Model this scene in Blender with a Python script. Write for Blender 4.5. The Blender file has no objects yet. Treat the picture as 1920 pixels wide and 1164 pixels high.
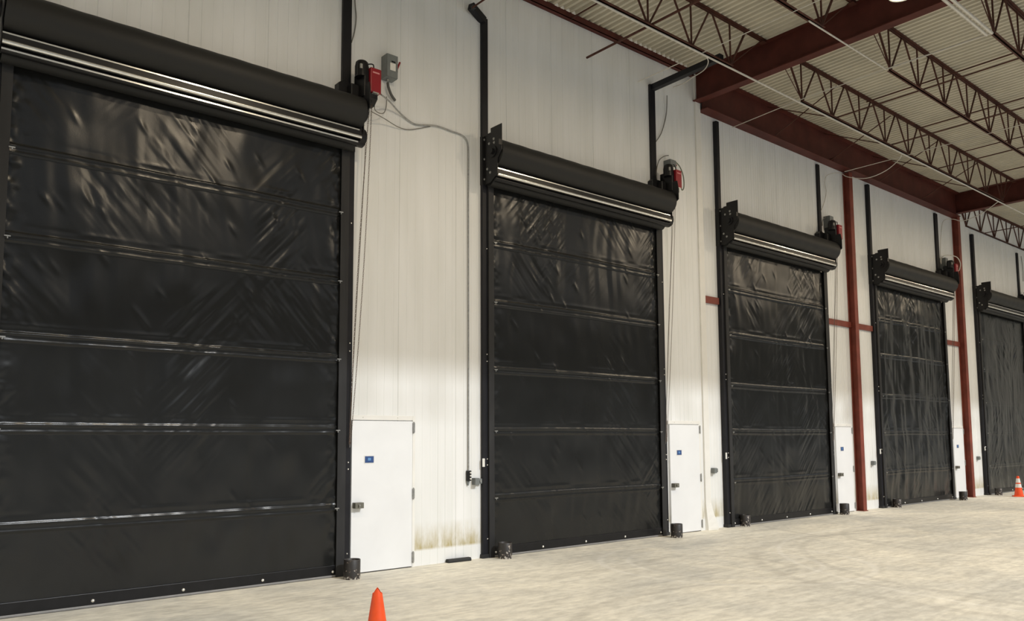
import bpy, math, random
import numpy as np
from mathutils import Vector, Matrix
random.seed(5); RNG = np.random.RandomState(11)
sc = bpy.context.scene
col = sc.collection
# ------------------------------------------------------------------ camera
YAW, PITCH, ROLL, FPX, PY = .6997, .091, -.0052, 1502.4, 687.6
cy_, sy_, cp_, sp_ = math.cos(YAW), math.sin(YAW), math.cos(PITCH), math.sin(PITCH)
f_ = Vector((sy_*cp_, cy_*cp_, sp_)); r_ = Vector((cy_, -sy_, 0)); u_ = r_.cross(f_)
c_, s_ = math.cos(ROLL), math.sin(ROLL)
r2, u2 = c_*r_ + s_*u_, -s_*r_ + c_*u_
cd = bpy.data.cameras.new('camera'); cam = bpy.data.objects.new('camera', cd); col.objects.link(cam)
M = Matrix((( r2.x, u2.x, -f_.x, 0), (r2.y, u2.y, -f_.y, -10.84), (r2.z, u2.z, -f_.z, 1.998), (0, 0, 0, 1)))
cam.matrix_world = M
cd.sensor_width = 36; cd.lens = FPX/1920*36; cd.shift_y = (PY-582)/1920; cd.clip_end = 300
sc.camera = cam
# ------------------------------------------------------------------ world, sun, exposure
sc.view_settings.view_transform = 'Standard'; sc.view_settings.look = 'None'
sc.view_settings.exposure = 0.0; sc.view_settings.gamma = 1; sc.view_settings.use_curve_mapping = False
w = bpy.data.worlds.new('sky'); sc.world = w; w.use_nodes = True
bg = w.node_tree.nodes['Background']; bg.inputs[1].default_value = .60
_t = w.node_tree; _tc = _t.nodes.new('ShaderNodeTexCoord'); _sx = _t.nodes.new('ShaderNodeSeparateXYZ'); _n = _t.nodes.new('ShaderNodeTexNoise'); _n.inputs['Scale'].default_value = 9; _n.inputs['Detail'].default_value = 5
_ma = _t.nodes.new('ShaderNodeMath'); _ma.operation = 'MULTIPLY_ADD'; _ma.inputs[1].default_value = -.16; _cr = _t.nodes.new('ShaderNodeValToRGB')
_t.links.new(_tc.outputs['Generated'], _n.inputs['Vector']); _t.links.new(_tc.outputs['Generated'], _sx.inputs[0]); _t.links.new(_n.outputs['Fac'], _ma.inputs[0]); _t.links.new(_sx.outputs['Z'], _ma.inputs[2]); _t.links.new(_ma.outputs[0], _cr.inputs[0])
_e = _cr.color_ramp.elements; _e[0].position = .08; _e[0].color = (.07, .08, .07, 1); _e[1].position = .12; _e[1].color = (.85, .92, 1, 1); _x = _e.new(.6); _x.color = (.62, .78, 1, 1)  # dark horizon band added to darken what the curtains reflect
_t.links.new(_cr.outputs[0], bg.inputs[0])
SUN_EL, SUN_AZ = math.radians(35), math.radians(12)
sd = bpy.data.lights.new('sun', 'SUN'); so = bpy.data.objects.new('sun', sd); col.objects.link(so)
sd.energy = 1.85; sd.angle = math.radians(2.4); sd.color = (.94, .97, 1)
to_sun = Vector((math.sin(SUN_AZ)*math.cos(SUN_EL), -math.cos(SUN_AZ)*math.cos(SUN_EL), math.sin(SUN_EL)))
so.rotation_euler = to_sun.to_track_quat('Z', 'Y').to_euler(); so.location = (10, -30, 25)
LAMP_W = 148; LAMP_COL = (1, .82, .58)

# ------------------------------------------------------------------ materials
def mat(name, color, rough=.6, metal=0, noise=0, nscale=8, bump=0, bscale=40, bdist=.01, spec=.5, stretch=(1, 1, 1), coat=0):
    m = bpy.data.materials.new(name); m.use_nodes = True
    nt = m.node_tree; b = nt.nodes['Principled BSDF']
    b.inputs['Base Color'].default_value = (*color, 1); b.inputs['Roughness'].default_value = rough
    b.inputs['Metallic'].default_value = metal; b.inputs['Specular IOR Level'].default_value = spec
    if coat: b.inputs['Coat Weight'].default_value = coat; b.inputs['Coat Roughness'].default_value = .15
    tc = nt.nodes.new('ShaderNodeTexCoord'); mp = nt.nodes.new('ShaderNodeMapping'); mp.inputs['Scale'].default_value = stretch
    nt.links.new(tc.outputs['Object'], mp.inputs[0])
    if noise:
        n = nt.nodes.new('ShaderNodeTexNoise'); n.inputs['Scale'].default_value = nscale; n.inputs['Detail'].default_value = 6
        nt.links.new(mp.outputs[0], n.inputs['Vector'])
        cr = nt.nodes.new('ShaderNodeValToRGB')
        cr.color_ramp.elements[0].position = .3; cr.color_ramp.elements[1].position = .7
        cr.color_ramp.elements[0].color = (*[c*(1-noise) for c in color], 1); cr.color_ramp.elements[1].color = (*[min(1, c*(1+noise)) for c in color], 1)
        nt.links.new(n.outputs['Fac'], cr.inputs[0]); nt.links.new(cr.outputs[0], b.inputs['Base Color'])
    if bump:
        n2 = nt.nodes.new('ShaderNodeTexNoise'); n2.inputs['Scale'].default_value = bscale; n2.inputs['Detail'].default_value = 4
        nt.links.new(mp.outputs[0], n2.inputs['Vector'])
        bp = nt.nodes.new('ShaderNodeBump'); bp.inputs['Strength'].default_value = bump; bp.inputs['Distance'].default_value = bdist
        nt.links.new(n2.outputs['Fac'], bp.inputs['Height']); nt.links.new(bp.outputs[0], b.inputs['Normal'])
    return m
def N(nt, t, **kw):
    n = nt.nodes.new(t)
    for k, v in kw.items():
        if k.startswith('i_'): n.inputs[k[2:].replace('_', ' ')].default_value = v
        else: setattr(n, k, v)
    return n
def wall_material():
    m = bpy.data.materials.new('insulated_panel'); m.use_nodes = True; nt = m.node_tree; b = nt.nodes['Principled BSDF']; L = nt.links.new
    b.inputs['Roughness'].default_value = .42
    tc = N(nt, 'ShaderNodeTexCoord'); sx = N(nt, 'ShaderNodeSeparateXYZ'); L(tc.outputs['Object'], sx.inputs[0])
    # faint tone change from panel to panel and scuffs
    n1 = N(nt, 'ShaderNodeTexNoise', i_Scale=1.3, i_Detail=5.); mp = N(nt, 'ShaderNodeMapping'); mp.inputs['Scale'].default_value = (2.2, 1, .35)
    L(tc.outputs['Object'], mp.inputs[0]); L(mp.outputs[0], n1.inputs['Vector'])
    cr = N(nt, 'ShaderNodeValToRGB'); L(n1.outputs['Fac'], cr.inputs[0])
    cr.color_ramp.elements[0].color = (.76, .765, .745, 1); cr.color_ramp.elements[1].color = (.84, .845, .84, 1)
    cr.color_ramp.elements[0].position = .3; cr.color_ramp.elements[1].position = .7
    # brown splash stain in a band just over the clean kick strip
    n2 = N(nt, 'ShaderNodeTexNoise', i_Scale=2.5, i_Detail=8., i_Roughness=.7); mp2 = N(nt, 'ShaderNodeMapping'); mp2.inputs['Scale'].default_value = (3, 1, .8)
    L(tc.outputs['Object'], mp2.inputs[0]); L(mp2.outputs[0], n2.inputs['Vector'])
    up = N(nt, 'ShaderNodeMapRange', i_From_Min=.26, i_From_Max=.30); L(sx.outputs['Z'], up.inputs['Value'])
    dn = N(nt, 'ShaderNodeMapRange', i_From_Min=.72, i_From_Max=.32); L(sx.outputs['Z'], dn.inputs['Value'])
    nn = N(nt, 'ShaderNodeMapRange', i_From_Min=.30, i_From_Max=.62); L(n2.outputs['Fac'], nn.inputs['Value'])
    a1 = N(nt, 'ShaderNodeMath', operation='MULTIPLY'); L(up.outputs[0], a1.inputs[0]); L(dn.outputs[0], a1.inputs[1])
    a2 = N(nt, 'ShaderNodeMath', operation='MULTIPLY'); L(a1.outputs[0], a2.inputs[0]); L(nn.outputs[0], a2.inputs[1])
    mx = N(nt, 'ShaderNodeMix', data_type='RGBA'); L(a2.outputs[0], mx.inputs['Factor']); L(cr.outputs[0], mx.inputs[6]); mx.inputs[7].default_value = (.45, .38, .2, 1)
    L(mx.outputs[2], b.inputs['Base Color'])
    return m
def floor_material():
    m = bpy.data.materials.new('concrete_floor'); m.use_nodes = True; nt = m.node_tree; b = nt.nodes['Principled BSDF']; L = nt.links.new
    tc = N(nt, 'ShaderNodeTexCoord')
    def nz(scale, det, st=(1, 1, 1), rot=0, dist=0):
        mp = N(nt, 'ShaderNodeMapping'); mp.inputs['Scale'].default_value = st; mp.inputs['Rotation'].default_value = (0, 0, rot)
        L(tc.outputs['Object'], mp.inputs[0]); n = N(nt, 'ShaderNodeTexNoise', i_Scale=scale, i_Detail=det, i_Roughness=.62, i_Distortion=dist); L(mp.outputs[0], n.inputs['Vector']); return n
    a = nz(.38, 9, dist=.9); c = nz(9, 12, (.6, 1.2, 1), .3); d = nz(2.2, 10, (.22, 2.6, 1), .35, .8)
    cr = N(nt, 'ShaderNodeValToRGB'); L(a.outputs['Fac'], cr.inputs[0]); e = cr.color_ramp.elements
    e[0].position = .32; e[0].color = (.57, .555, .50, 1); e[1].position = .66; e[1].color = (.85, .80, .675, 1)
    cr2 = N(nt, 'ShaderNodeValToRGB'); L(c.outputs['Fac'], cr2.inputs[0]); e = cr2.color_ramp.elements
    e[0].position = .36; e[0].color = (.80, .80, .79, 1); e[1].position = .60; e[1].color = (1.05, 1.05, 1.04, 1)
    mx = N(nt, 'ShaderNodeMix', data_type='RGBA', blend_type='MULTIPLY'); mx.inputs['Factor'].default_value = .85
    L(cr.outputs[0], mx.inputs[6]); L(cr2.outputs[0], mx.inputs[7])
    cr3 = N(nt, 'ShaderNodeValToRGB'); L(d.outputs['Fac'], cr3.inputs[0]); e = cr3.color_ramp.elements
    e[0].position = .36; e[0].color = (.70, .69, .68, 1); e[1].position = .60; e[1].color = (1, 1, 1, 1)
    mx2 = N(nt, 'ShaderNodeMix', data_type='RGBA', blend_type='MULTIPLY'); mx2.inputs['Factor'].default_value = .5
    L(mx.outputs[2], mx2.inputs[6]); L(cr3.outputs[0], mx2.inputs[7])
    # tyre arcs (dark and pale): rings about a few turning points
    prev = mx2.outputs[2]
    for (cx, cyy, r0, wd) in ((11.0, -3.0, 1.5, .06), (11.1, -3.1, 2.1, .07), (10.6, -3.2, 1.1, .11), (16, -7.5, 5.2, .10), (16, -7.5, 5.6, .06), (17.5, -4.8, 2.8, .12), (19.5, -3.0, 4.2, .1), (8, -7, 3.1, .1), (14.5, -6.8, 4.6, .14)):
        vs = N(nt, 'ShaderNodeVectorMath', operation='DISTANCE'); L(tc.outputs['Object'], vs.inputs[0]); vs.inputs[1].default_value = (cx, cyy, 0)
        sb = N(nt, 'ShaderNodeMath', operation='SUBTRACT'); L(vs.outputs['Value'], sb.inputs[0]); sb.inputs[1].default_value = r0
        ab = N(nt, 'ShaderNodeMath', operation='ABSOLUTE'); L(sb.outputs[0], ab.inputs[0])
        mr = N(nt, 'ShaderNodeMapRange', i_From_Min=wd, i_From_Max=wd*.4); L(ab.outputs[0], mr.inputs['Value'])
        mm = N(nt, 'ShaderNodeMath', operation='MULTIPLY'); L(mr.outputs[0], mm.inputs[0]); L(a.outputs['Fac'], mm.inputs[1])
        m3 = N(nt, 'ShaderNodeMath', operation='MULTIPLY'); L(mm.outputs[0], m3.inputs[0]); m3.inputs[1].default_value = .32
        mx3 = N(nt, 'ShaderNodeMix', data_type='RGBA'); L(m3.outputs[0], mx3.inputs['Factor']); L(prev, mx3.inputs[6]); mx3.inputs[7].default_value = (.25, .23, .2, 1) if wd >= .1 else (.95, .93, .88, 1)
        prev = mx3.outputs[2]
    L(prev, b.inputs['Base Color'])
    rr = N(nt, 'ShaderNodeMapRange', i_To_Min=.55, i_To_Max=.8); L(c.outputs['Fac'], rr.inputs['Value']); L(rr.outputs[0], b.inputs['Roughness'])
    bp = N(nt, 'ShaderNodeBump', i_Strength=.25, i_Distance=.01); L(c.outputs['Fac'], bp.inputs['Height']); L(bp.outputs[0], b.inputs['Normal'])
    return m
def pipe_material():     # dark pipe with chipped white paint and rust
    m = bpy.data.materials.new('worn_black_pipe'); m.use_nodes = True; nt = m.node_tree; b = nt.nodes['Principled BSDF']; L = nt.links.new
    b.inputs['Roughness'].default_value = .5
    tc = N(nt, 'ShaderNodeTexCoord'); sx = N(nt, 'ShaderNodeSeparateXYZ'); L(tc.outputs['Object'], sx.inputs[0])
    n = N(nt, 'ShaderNodeTexNoise', i_Scale=22., i_Detail=7.); L(tc.outputs['Object'], n.inputs['Vector'])
    mr = N(nt, 'ShaderNodeMapRange', i_From_Min=.0, i_From_Max=.16, i_To_Min=.16, i_To_Max=0.); L(sx.outputs['Z'], mr.inputs['Value'])
    ad = N(nt, 'ShaderNodeMath', operation='ADD'); L(n.outputs['Fac'], ad.inputs[0]); L(mr.outputs[0], ad.inputs[1])
    cr = N(nt, 'ShaderNodeValToRGB'); L(ad.outputs[0], cr.inputs[0]); e = cr.color_ramp.elements
    e[0].position = .60; e[0].color = (.028, .025, .023, 1); e[1].position = .70; e[1].color = (.42, .4, .36, 1)
    e2 = cr.color_ramp.elements.new(.645); e2.color = (.09, .06, .045, 1)
    L(cr.outputs[0], b.inputs['Base Color'])
    return m
MW = wall_material(); MF = floor_material(); MPIPE = pipe_material()
MFAB = mat('black_vinyl_fabric', (.0135, .0138, .0135), .25, noise=.12, nscale=2, bump=.10, bscale=80, bdist=.004, spec=.34)
MROLL = mat('rolled_fabric', (.018, .018, .0175), .55, bump=.12, bscale=18, bdist=.006, spec=.3)
MBLK = mat('black_painted_steel', (.009, .009, .010), .38, noise=.2, nscale=6, bump=.05, spec=.3)
MGUIDE = mat('dark_grey_guide', (.024, .024, .025), .55, noise=.25, nscale=4, stretch=(1, 1, .3), spec=.3)
MPOST = mat('black_tube_steel', (.010, .010, .013), .5, noise=.2, nscale=5, spec=.3)
MALU = mat('bright_aluminium', (.86, .85, .80), .22, metal=.85, noise=.08, nscale=20)
MBAR = mat('grey_rubber_edge', (.22, .215, .21), .5, noise=.1, nscale=9)
MRUB = mat('black_rubber', (.018, .018, .018), .7, bump=.2, bscale=60)
MRED = mat('red_oxide_steel', (.088, .024, .018), .55, noise=.22, nscale=3, bump=.08, bscale=30, spec=.2)
MCOL = mat('red_column_paint', (.20, .05, .034), .5, noise=.2, nscale=3, spec=.25)
MJST = mat('red_oxide_joist', (.075, .028, .019), .6, noise=.3, nscale=5, spec=.25)
MOPR = mat('operator_red', (.25, .008, .016), .4, noise=.06, nscale=12)
MGRY = mat('grey_enamel', (.17, .185, .185), .45, noise=.08, nscale=12)
MWHT = mat('white_enamel', (.80, .81, .82), .4, noise=.03, nscale=2)
MTRIM = mat('white_trim', (.80, .79, .75), .42, noise=.04, nscale=3)
MLBL = mat('label_white', (.75, .74, .70), .5, noise=.05, nscale=30)
MBLUE = mat('sign_blue', (.03, .075, .22), .4, noise=.1, nscale=30)
MSTL = mat('galvanised_steel', (.38, .38, .37), .38, metal=.7, noise=.2, nscale=25)
MCON = mat('painted_conduit', (.62, .59, .53), .42, noise=.1, nscale=12)
MDECK = mat('roof_deck', (.57, .53, .43), .5, noise=.10, nscale=1.2)
MCHAIN = mat('rusty_chain', (.13, .08, .055), .5, metal=.5, noise=.3, nscale=30)
MORG = mat('cone_orange', (.85, .085, .012), .45, noise=.08, nscale=8, bump=.05)
MBAND = mat('reflective_band', (.78, .76, .74), .35, noise=.05, nscale=30)
MDKO = mat('cone_inner_red', (.55, .03, .01), .6, noise=.1, nscale=10)
MWIRE = mat('grey_wire', (.19, .18, .16), .5, noise=.1, nscale=20)
MDAYPLUG = mat('daylight_plug', (.85, .83, .78), .8, noise=.1, nscale=30)  # white that paints in daylight at the deck flutes
MBLKD = mat('dark_hole', (.01, .01, .01), .9, noise=.1, nscale=5)

# ------------------------------------------------------------------ mesh helpers
class MB:
    def __init__(s): s.v = []; s.f = []
    def add(s, vs, fs):
        o = len(s.v); s.v += [tuple(p) for p in vs]; s.f += [tuple(i+o for i in f) for f in fs]; return s
    def box(s, x0, x1, y0, y1, z0, z1):
        vs = [(x, y, z) for x in (x0, x1) for y in (y0, y1) for z in (z0, z1)]
        return s.add(vs, [(0, 1, 3, 2), (4, 6, 7, 5), (0, 4, 5, 1), (2, 3, 7, 6), (0, 2, 6, 4), (1, 5, 7, 3)])
    def bar(s, p, q, w, h=None):      # rectangular bar between two points
        h = h or w; p = Vector(p); q = Vector(q); d = (q-p).normalized()
        a = d.cross(Vector((0, 0, 1)));  a = a.normalized() if a.length > .01 else Vector((1, 0, 0)); b = a.cross(d).normalized()
        vs = [e + a*(i*w/2) + b*(j*h/2) for e in (p, q) for i, j in ((-1, -1), (1, -1), (1, 1), (-1, 1))]
        return s.add(vs, [(3, 2, 1, 0), (4, 5, 6, 7), (0, 1, 5, 4), (1, 2, 6, 5), (2, 3, 7, 6), (3, 0, 4, 7)])
    def prism(s, poly, axis, a, b):   # poly in the two other axes, in order
        def P(u, v, t): return {'x': (t, u, v), 'y': (u, t, v), 'z': (u, v, t)}[axis]
        n = len(poly); vs = [P(u, v, a) for u, v in poly] + [P(u, v, b) for u, v in poly]
        return s.add(vs, [tuple(range(n))[::-1], tuple(range(n, 2*n))] + [(i, (i+1) % n, n+(i+1) % n, n+i) for i in range(n)])
    def lathe(s, prof, seg=32, c=(0, 0, 0), axis='z'):
        k = len(prof); vs = []
        for i in range(seg):
            t = 2*math.pi*i/seg
            for r, z in prof:
                a, b = r*math.cos(t), r*math.sin(t)
                p = {'z': (a, b, z), 'x': (z, a, b), 'y': (b, z, a)}[axis]
                vs.append((p[0]+c[0], p[1]+c[1], p[2]+c[2]))
        fs = [(i*k+j, ((i+1) % seg)*k+j, ((i+1) % seg)*k+j+1, i*k+j+1) for i in range(seg) for j in range(k-1)]
        return s.add(vs, fs)
    def tube(s, pts, r, seg=8, smooth=0):
        pts = [Vector(p) for p in pts]
        if smooth:
            out = []
            for i in range(len(pts)-1):
                p0, p1, p2, p3 = pts[max(i-1, 0)], pts[i], pts[i+1], pts[min(i+2, len(pts)-1)]
                for k in range(smooth):
                    t = k/smooth
                    out.append(.5*((2*p1)+(p2-p0)*t+(2*p0-5*p1+4*p2-p3)*t*t+(3*p1-p0-3*p2+p3)*t**3))
            pts = out+[pts[-1]]
        vs = []; n = len(pts); a = None
        for i, p in enumerate(pts):
            d = (pts[min(i+1, n-1)]-pts[max(i-1, 0)]).normalized()
            if a is None:
                a = d.cross(Vector((0, 0, 1))); a = a.normalized() if a.length > .05 else d.cross(Vector((1, 0, 0))).normalized()
            else: a = (a-d*a.dot(d)).normalized()
            b = d.cross(a)
            vs += [p+a*(r*math.cos(2*math.pi*j/seg))+b*(r*math.sin(2*math.pi*j/seg)) for j in range(seg)]
        fs = [(i*seg+j, i*seg+(j+1) % seg, (i+1)*seg+(j+1) % seg, (i+1)*seg+j) for i in range(n-1) for j in range(seg)]
        fs += [tuple(range(seg))[::-1], tuple((n-1)*seg+j for j in range(seg))]
        return s.add(vs, fs)
    def build(s, name, m, parent=None, smooth=False, bevel=0, org=None):
        me = bpy.data.meshes.new(name)
        vs = s.v if org is None else [(x-org[0], y-org[1], z-org[2]) for x, y, z in s.v]
        me.from_pydata(vs, [], s.f); me.update()
        import bmesh
        bm = bmesh.new(); bm.from_mesh(me); bmesh.ops.recalc_face_normals(bm, faces=bm.faces); bm.to_mesh(me); bm.free()
        if m: me.materials.append(m)
        if smooth:
            me.polygons.foreach_set('use_smooth', [True]*len(me.polygons))
            me.set_sharp_from_angle(angle=math.radians(40))
        o = bpy.data.objects.new(name, me); col.objects.link(o)
        if org is not None: o.location = org
        if parent: o.parent = parent
        if bevel:
            b = o.modifiers.new('bevel', 'BEVEL'); b.width = bevel; b.segments = 2; b.limit_method = 'ANGLE'
        return o
def thing(name, label, cat, loc=(0, 0, 0), group=None):
    o = bpy.data.objects.new(name, None); col.objects.link(o); o.location = loc; o.empty_display_size = .2
    return tag(o, label, cat, group)
def tag(o, label, cat, group=None):
    o['label'] = label; o['category'] = cat
    if group: o['group'] = group
    return o
def struct(o): o['kind'] = 'structure'; return o
def sempty(name, loc=(0, 0, 0)):
    o = bpy.data.objects.new(name, None); col.objects.link(o); o.location = loc; o['kind'] = 'structure'; return o
def plant(o, name, loc, parent=None):     # a copy sharing its mesh
    c = o.copy(); col.objects.link(c); c.location = loc
    if parent: c.parent = parent
    return c
ORD = ['nearest', 'second', 'third', 'fourth', 'fifth', 'sixth', 'seventh', 'eighth', 'ninth', 'tenth', 'eleventh', 'twelfth']
NW, FW = -.07, .0            # wall plane of the near and of the recessed section
XC = 14.68                   # where the near section ends
ZD = 10.30                   # underside of the roof deck
YE = -9.85                   # open front edge of the roof

# ------------------------------------------------------------------ setting
FZ = .035          # floor level
fb = MB(); fb.add([(-9, -13, FZ), (60, -13, FZ), (60, .5, FZ), (-9, .5, FZ), (-9, -13, -.2), (60, -13, -.2), (60, .5, -.2), (-9, .5, -.2)],
                  [(0, 1, 2, 3), (7, 6, 5, 4), (0, 4, 5, 1), (1, 5, 6, 2), (2, 6, 7, 3), (3, 7, 4, 0)])
struct(fb.build('floor', MF))
struct(MB().box(-60, 110, -90, -13.002, -.2, FZ-.01).build('ground', mat('concrete_yard', (.56, .54, .50), .85, noise=.2, nscale=3, bump=.2, bscale=50)))
def ribbed(x0, x1, y, joint, pitch, depth, z1, seed):
    R = random.Random(seed); pts = []; x = x0; k = math.floor(x0/joint)
    xs = [(x0, 0)]; p = x0
    while p < x1:
        nj = (math.floor(p/joint+1e-6)+1)*joint
        q = p + pitch*R.uniform(.85, 1.15)
        if q > nj - .03:
            xs += [(nj-.012, 0), (nj-.006, .010), (nj+.002, .010), (nj+.008, 0)]; p = nj+.008
        else:
            d = depth*R.uniform(.5, 1.3); wdt = R.uniform(.012, .03)
            xs += [(q-wdt, 0), (q-wdt+.005, d), (q-.005, d), (q, 0)]; p = q
    xs = [(min(a, x1), b) for a, b in xs]
    vs = []; fs = []
    for a, b in xs: vs += [(a, y+b, 0), (a, y+b, z1)]
    for i in range(len(xs)-1): fs.append((2*i, 2*i+2, 2*i+3, 2*i+1))
    n = len(vs); T = .2
    vs += [(x0, y+T, 0), (x0, y+T, z1), (x1, y+T, 0), (x1, y+T, z1)]
    fs += [(n, n+1, n+3, n+2), (0, 1, n+1, n), (n-2, n+2, n+3, n-1)]
    fs += [tuple([2*i+1 for i in range(len(xs))]+[n+3, n+1]), tuple([2*i for i in range(len(xs))]+[n+2, n])]
    m = MB(); m.add(vs, fs); return m
struct(ribbed(-8, XC, NW, 1.12, .15, .0042, ZD, 3).build('wall_back', MW))
struct(ribbed(XC+.002, 48, FW, 1.12, .10, .006, ZD, 9).build('wall_back_recessed', MW))
struct(MB().box(-8.2, -8, YE, .5, 0, ZD).build('wall_left', MW))
struct(MB().box(48, 48.2, YE, .5, 0, ZD).build('wall_right', MW))
# roof deck: trapezoid flutes running away from the wall
dv = []; x = -8.2; k = 0
while x < 48.2:
    dv += [(x, ZD), (x+.055, ZD), (x+.075, ZD+.055), (x+.132, ZD+.055)]; x += .152
pr = [(a, b) for a, b in dv]; n = len(pr)
vs = [(a, YE, b) for a, b in pr]+[(a, .5, b) for a, b in pr]+[(a, YE, b+.05) for a, b in pr]+[(a, .5, b+.05) for a, b in pr]
fs = [(i, i+1, n+i+1, n+i) for i in range(n-1)]+[(2*n+i, 3*n+i, 3*n+i+1, 2*n+i+1) for i in range(n-1)]+[(i, 2*n+i, 2*n+i+1, i+1) for i in range(n-1)]
m = MB(); m.add(vs, fs); ceil = struct(m.build('ceiling', MDECK))
m = MB()
for a, b in ((9.3, 10.6), (11.9, 14.1), (15.9, 20.2)):
    t = -8.2+.152*math.ceil((a+8.2)/.152)
    while t < b:
        if random.random() < .93: m.prism([(t+.052, ZD-.012), (t+.150, ZD-.012), (t+.131, ZD+.045), (t+.076, ZD+.045)], 'y', -.185 if a < 14 else -.19, -.08 if a < 14 else .05)
        t += .152
m.build('daylight_plug', MDAYPLUG, ceil)  # white plugs stand in for daylight showing through the open flute ends
# fascia at the open front
struct(MB().box(-8.2, 48.2, YE-.08, YE, ZD-.15, ZD+.1).build('trim_4', MTRIM))
# corner where the near wall ends, with its bent flashing foot
m = MB()
prof = [(0, .0), (.3, .0), (.55, -.01), (.9, -.0), (10.3, 0)]
m.box(XC-.17, XC+.012, NW-.035, NW+.0, 0.62, ZD)
m.box(XC-.0, XC+.012, NW, FW, 0, ZD)
t1 = struct(m.build('trim_1', MTRIM))
m = MB(); zz = [0, .08, .2, .35, .5, .62]; oo = [.10, .12, .09, .05, .02, 0]
vs = []
for z, o in zip(zz, oo):
    vs += [(XC-.17+o*.2, NW-.035-o*.3, z), (XC+.012+o, NW-.035-o*.9, z), (XC+.012+o*.6, NW+.1, z), (XC-.17, NW, z)]
fs = [(4*i+j, 4*i+(j+1) % 4, 4*i+4+(j+1) % 4, 4*i+4+j) for i in range(len(zz)-1) for j in range(4)]+[(3, 2, 1, 0), tuple(4*(len(zz)-1)+j for j in range(4))]
m.add(vs, fs); m.build('bent_flashing', MTRIM, t1)
# base seal along the near wall, angle along its top
tag(MB().box(-8, 14.4, -.17, NW, ZD-.13, ZD-.118).box(-8, 14.4, NW-.012, NW, ZD-.13, ZD-.001).box(-8, 14.4, -.17, -.158, ZD-.13, ZD-.001).build('edge_channel', MRED),
    'long red-brown steel channel along the top of the near white wall', 'steel beam')

# ------------------------------------------------------------------ steelwork
def ibeam(p0, p1, width, depth, ztop, tf=.022, tw=.014):
    """I section running along x or y"""
    m = MB(); (x0, y0), (x1, y1) = p0, p1; zb = ztop-depth
    if x0 == x1:
        m.box(x0-width/2, x0+width/2, y0, y1, zb, zb+tf).box(x0-width/2, x0+width/2, y0, y1, ztop-tf, ztop).box(x0-tw/2, x0+tw/2, y0, y1, zb+tf, ztop-tf)
    else:
        m.box(x0, x1, y0-width/2, y0+width/2, zb, zb+tf).box(x0, x1, y0-width/2, y0+width/2, ztop-tf, ztop).box(x0, x1, y0-tw/2, y0+tw/2, zb+tf, ztop-tf)
    return m
RAFT = (0.1, 14.56, 28.95, 43.2)
rl = ['deep red-brown steel rafter above the first door, out of view to the left', 'deep red-brown steel rafter meeting the wall at the corner by door two',
      'farther deep red-brown steel rafter meeting the wall beside the fifth roll-up door', 'farthest deep steel rafter at the right end of the roof']
for i, X in enumerate(RAFT):
    if i in (0, 3): continue
    tag(ibeam((X, YE), (X, (-.08 if i < 2 else .05)), .22, .68, ZD-.001).build('steel_rafter', MRED), rl[i], 'steel beam')
tag(ibeam((14.70, -.15), (28.82, -.15), .28, .83, ZD-.001).build('wall_girder', MRED), 'long red-brown steel girder running along the wall top above doors three and four', 'steel beam')
m = MB().box(20.35, 20.362, -.28, -.16, 9.50, 9.60).build('stiffener', MRED)
m.parent = [o for o in bpy.data.objects if o.name == 'wall_girder'][0]
def column(X, ztop, label):
    y0, y1, wd = -.20, -.003, .182
    m = MB().box(X, X+wd, y0, y0+.02, 0, ztop).box(X, X+wd, y1-.02, y1, 0, ztop).box(X+wd/2-.008, X+wd/2+.008, y0+.02, y1-.02, 0, ztop)
    o = thing('steel_column', label, 'steel column', (X, 0, 0))
    b = m.build('shaft', MCOL); b.parent = o; b.location = (-X, 0, 0)
    p = MB().box(X-.02, X+wd+.02, y0-.02, y1+.02, 0, FZ+.018).build('base_plate', MCOL); p.parent = o; p.location = (-X, 0, 0)
    return o
column(21.34, 9.448, 'red-brown steel column between roll-up doors three and four')
column(28.80, 9.55, 'red-brown steel column between roll-up doors four and five')
def girt(x0, x1, y, label):
    tag(MB().box(x0, x1, y, FW, 5.05, 5.075).box(x0, x1, y, y+.02, 5.075, 5.20).build('wall_girt', MCOL), label, 'steel rail')
girt(14.72, 15.26, -.06, 'short red steel girt left of the third roll-up door')
girt(20.11, 22.62, -.06, 'short red steel girt crossing the column between doors three and four')
girt(27.68, 28.79, -.06, 'short red steel girt right of the fourth roll-up door')

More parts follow.
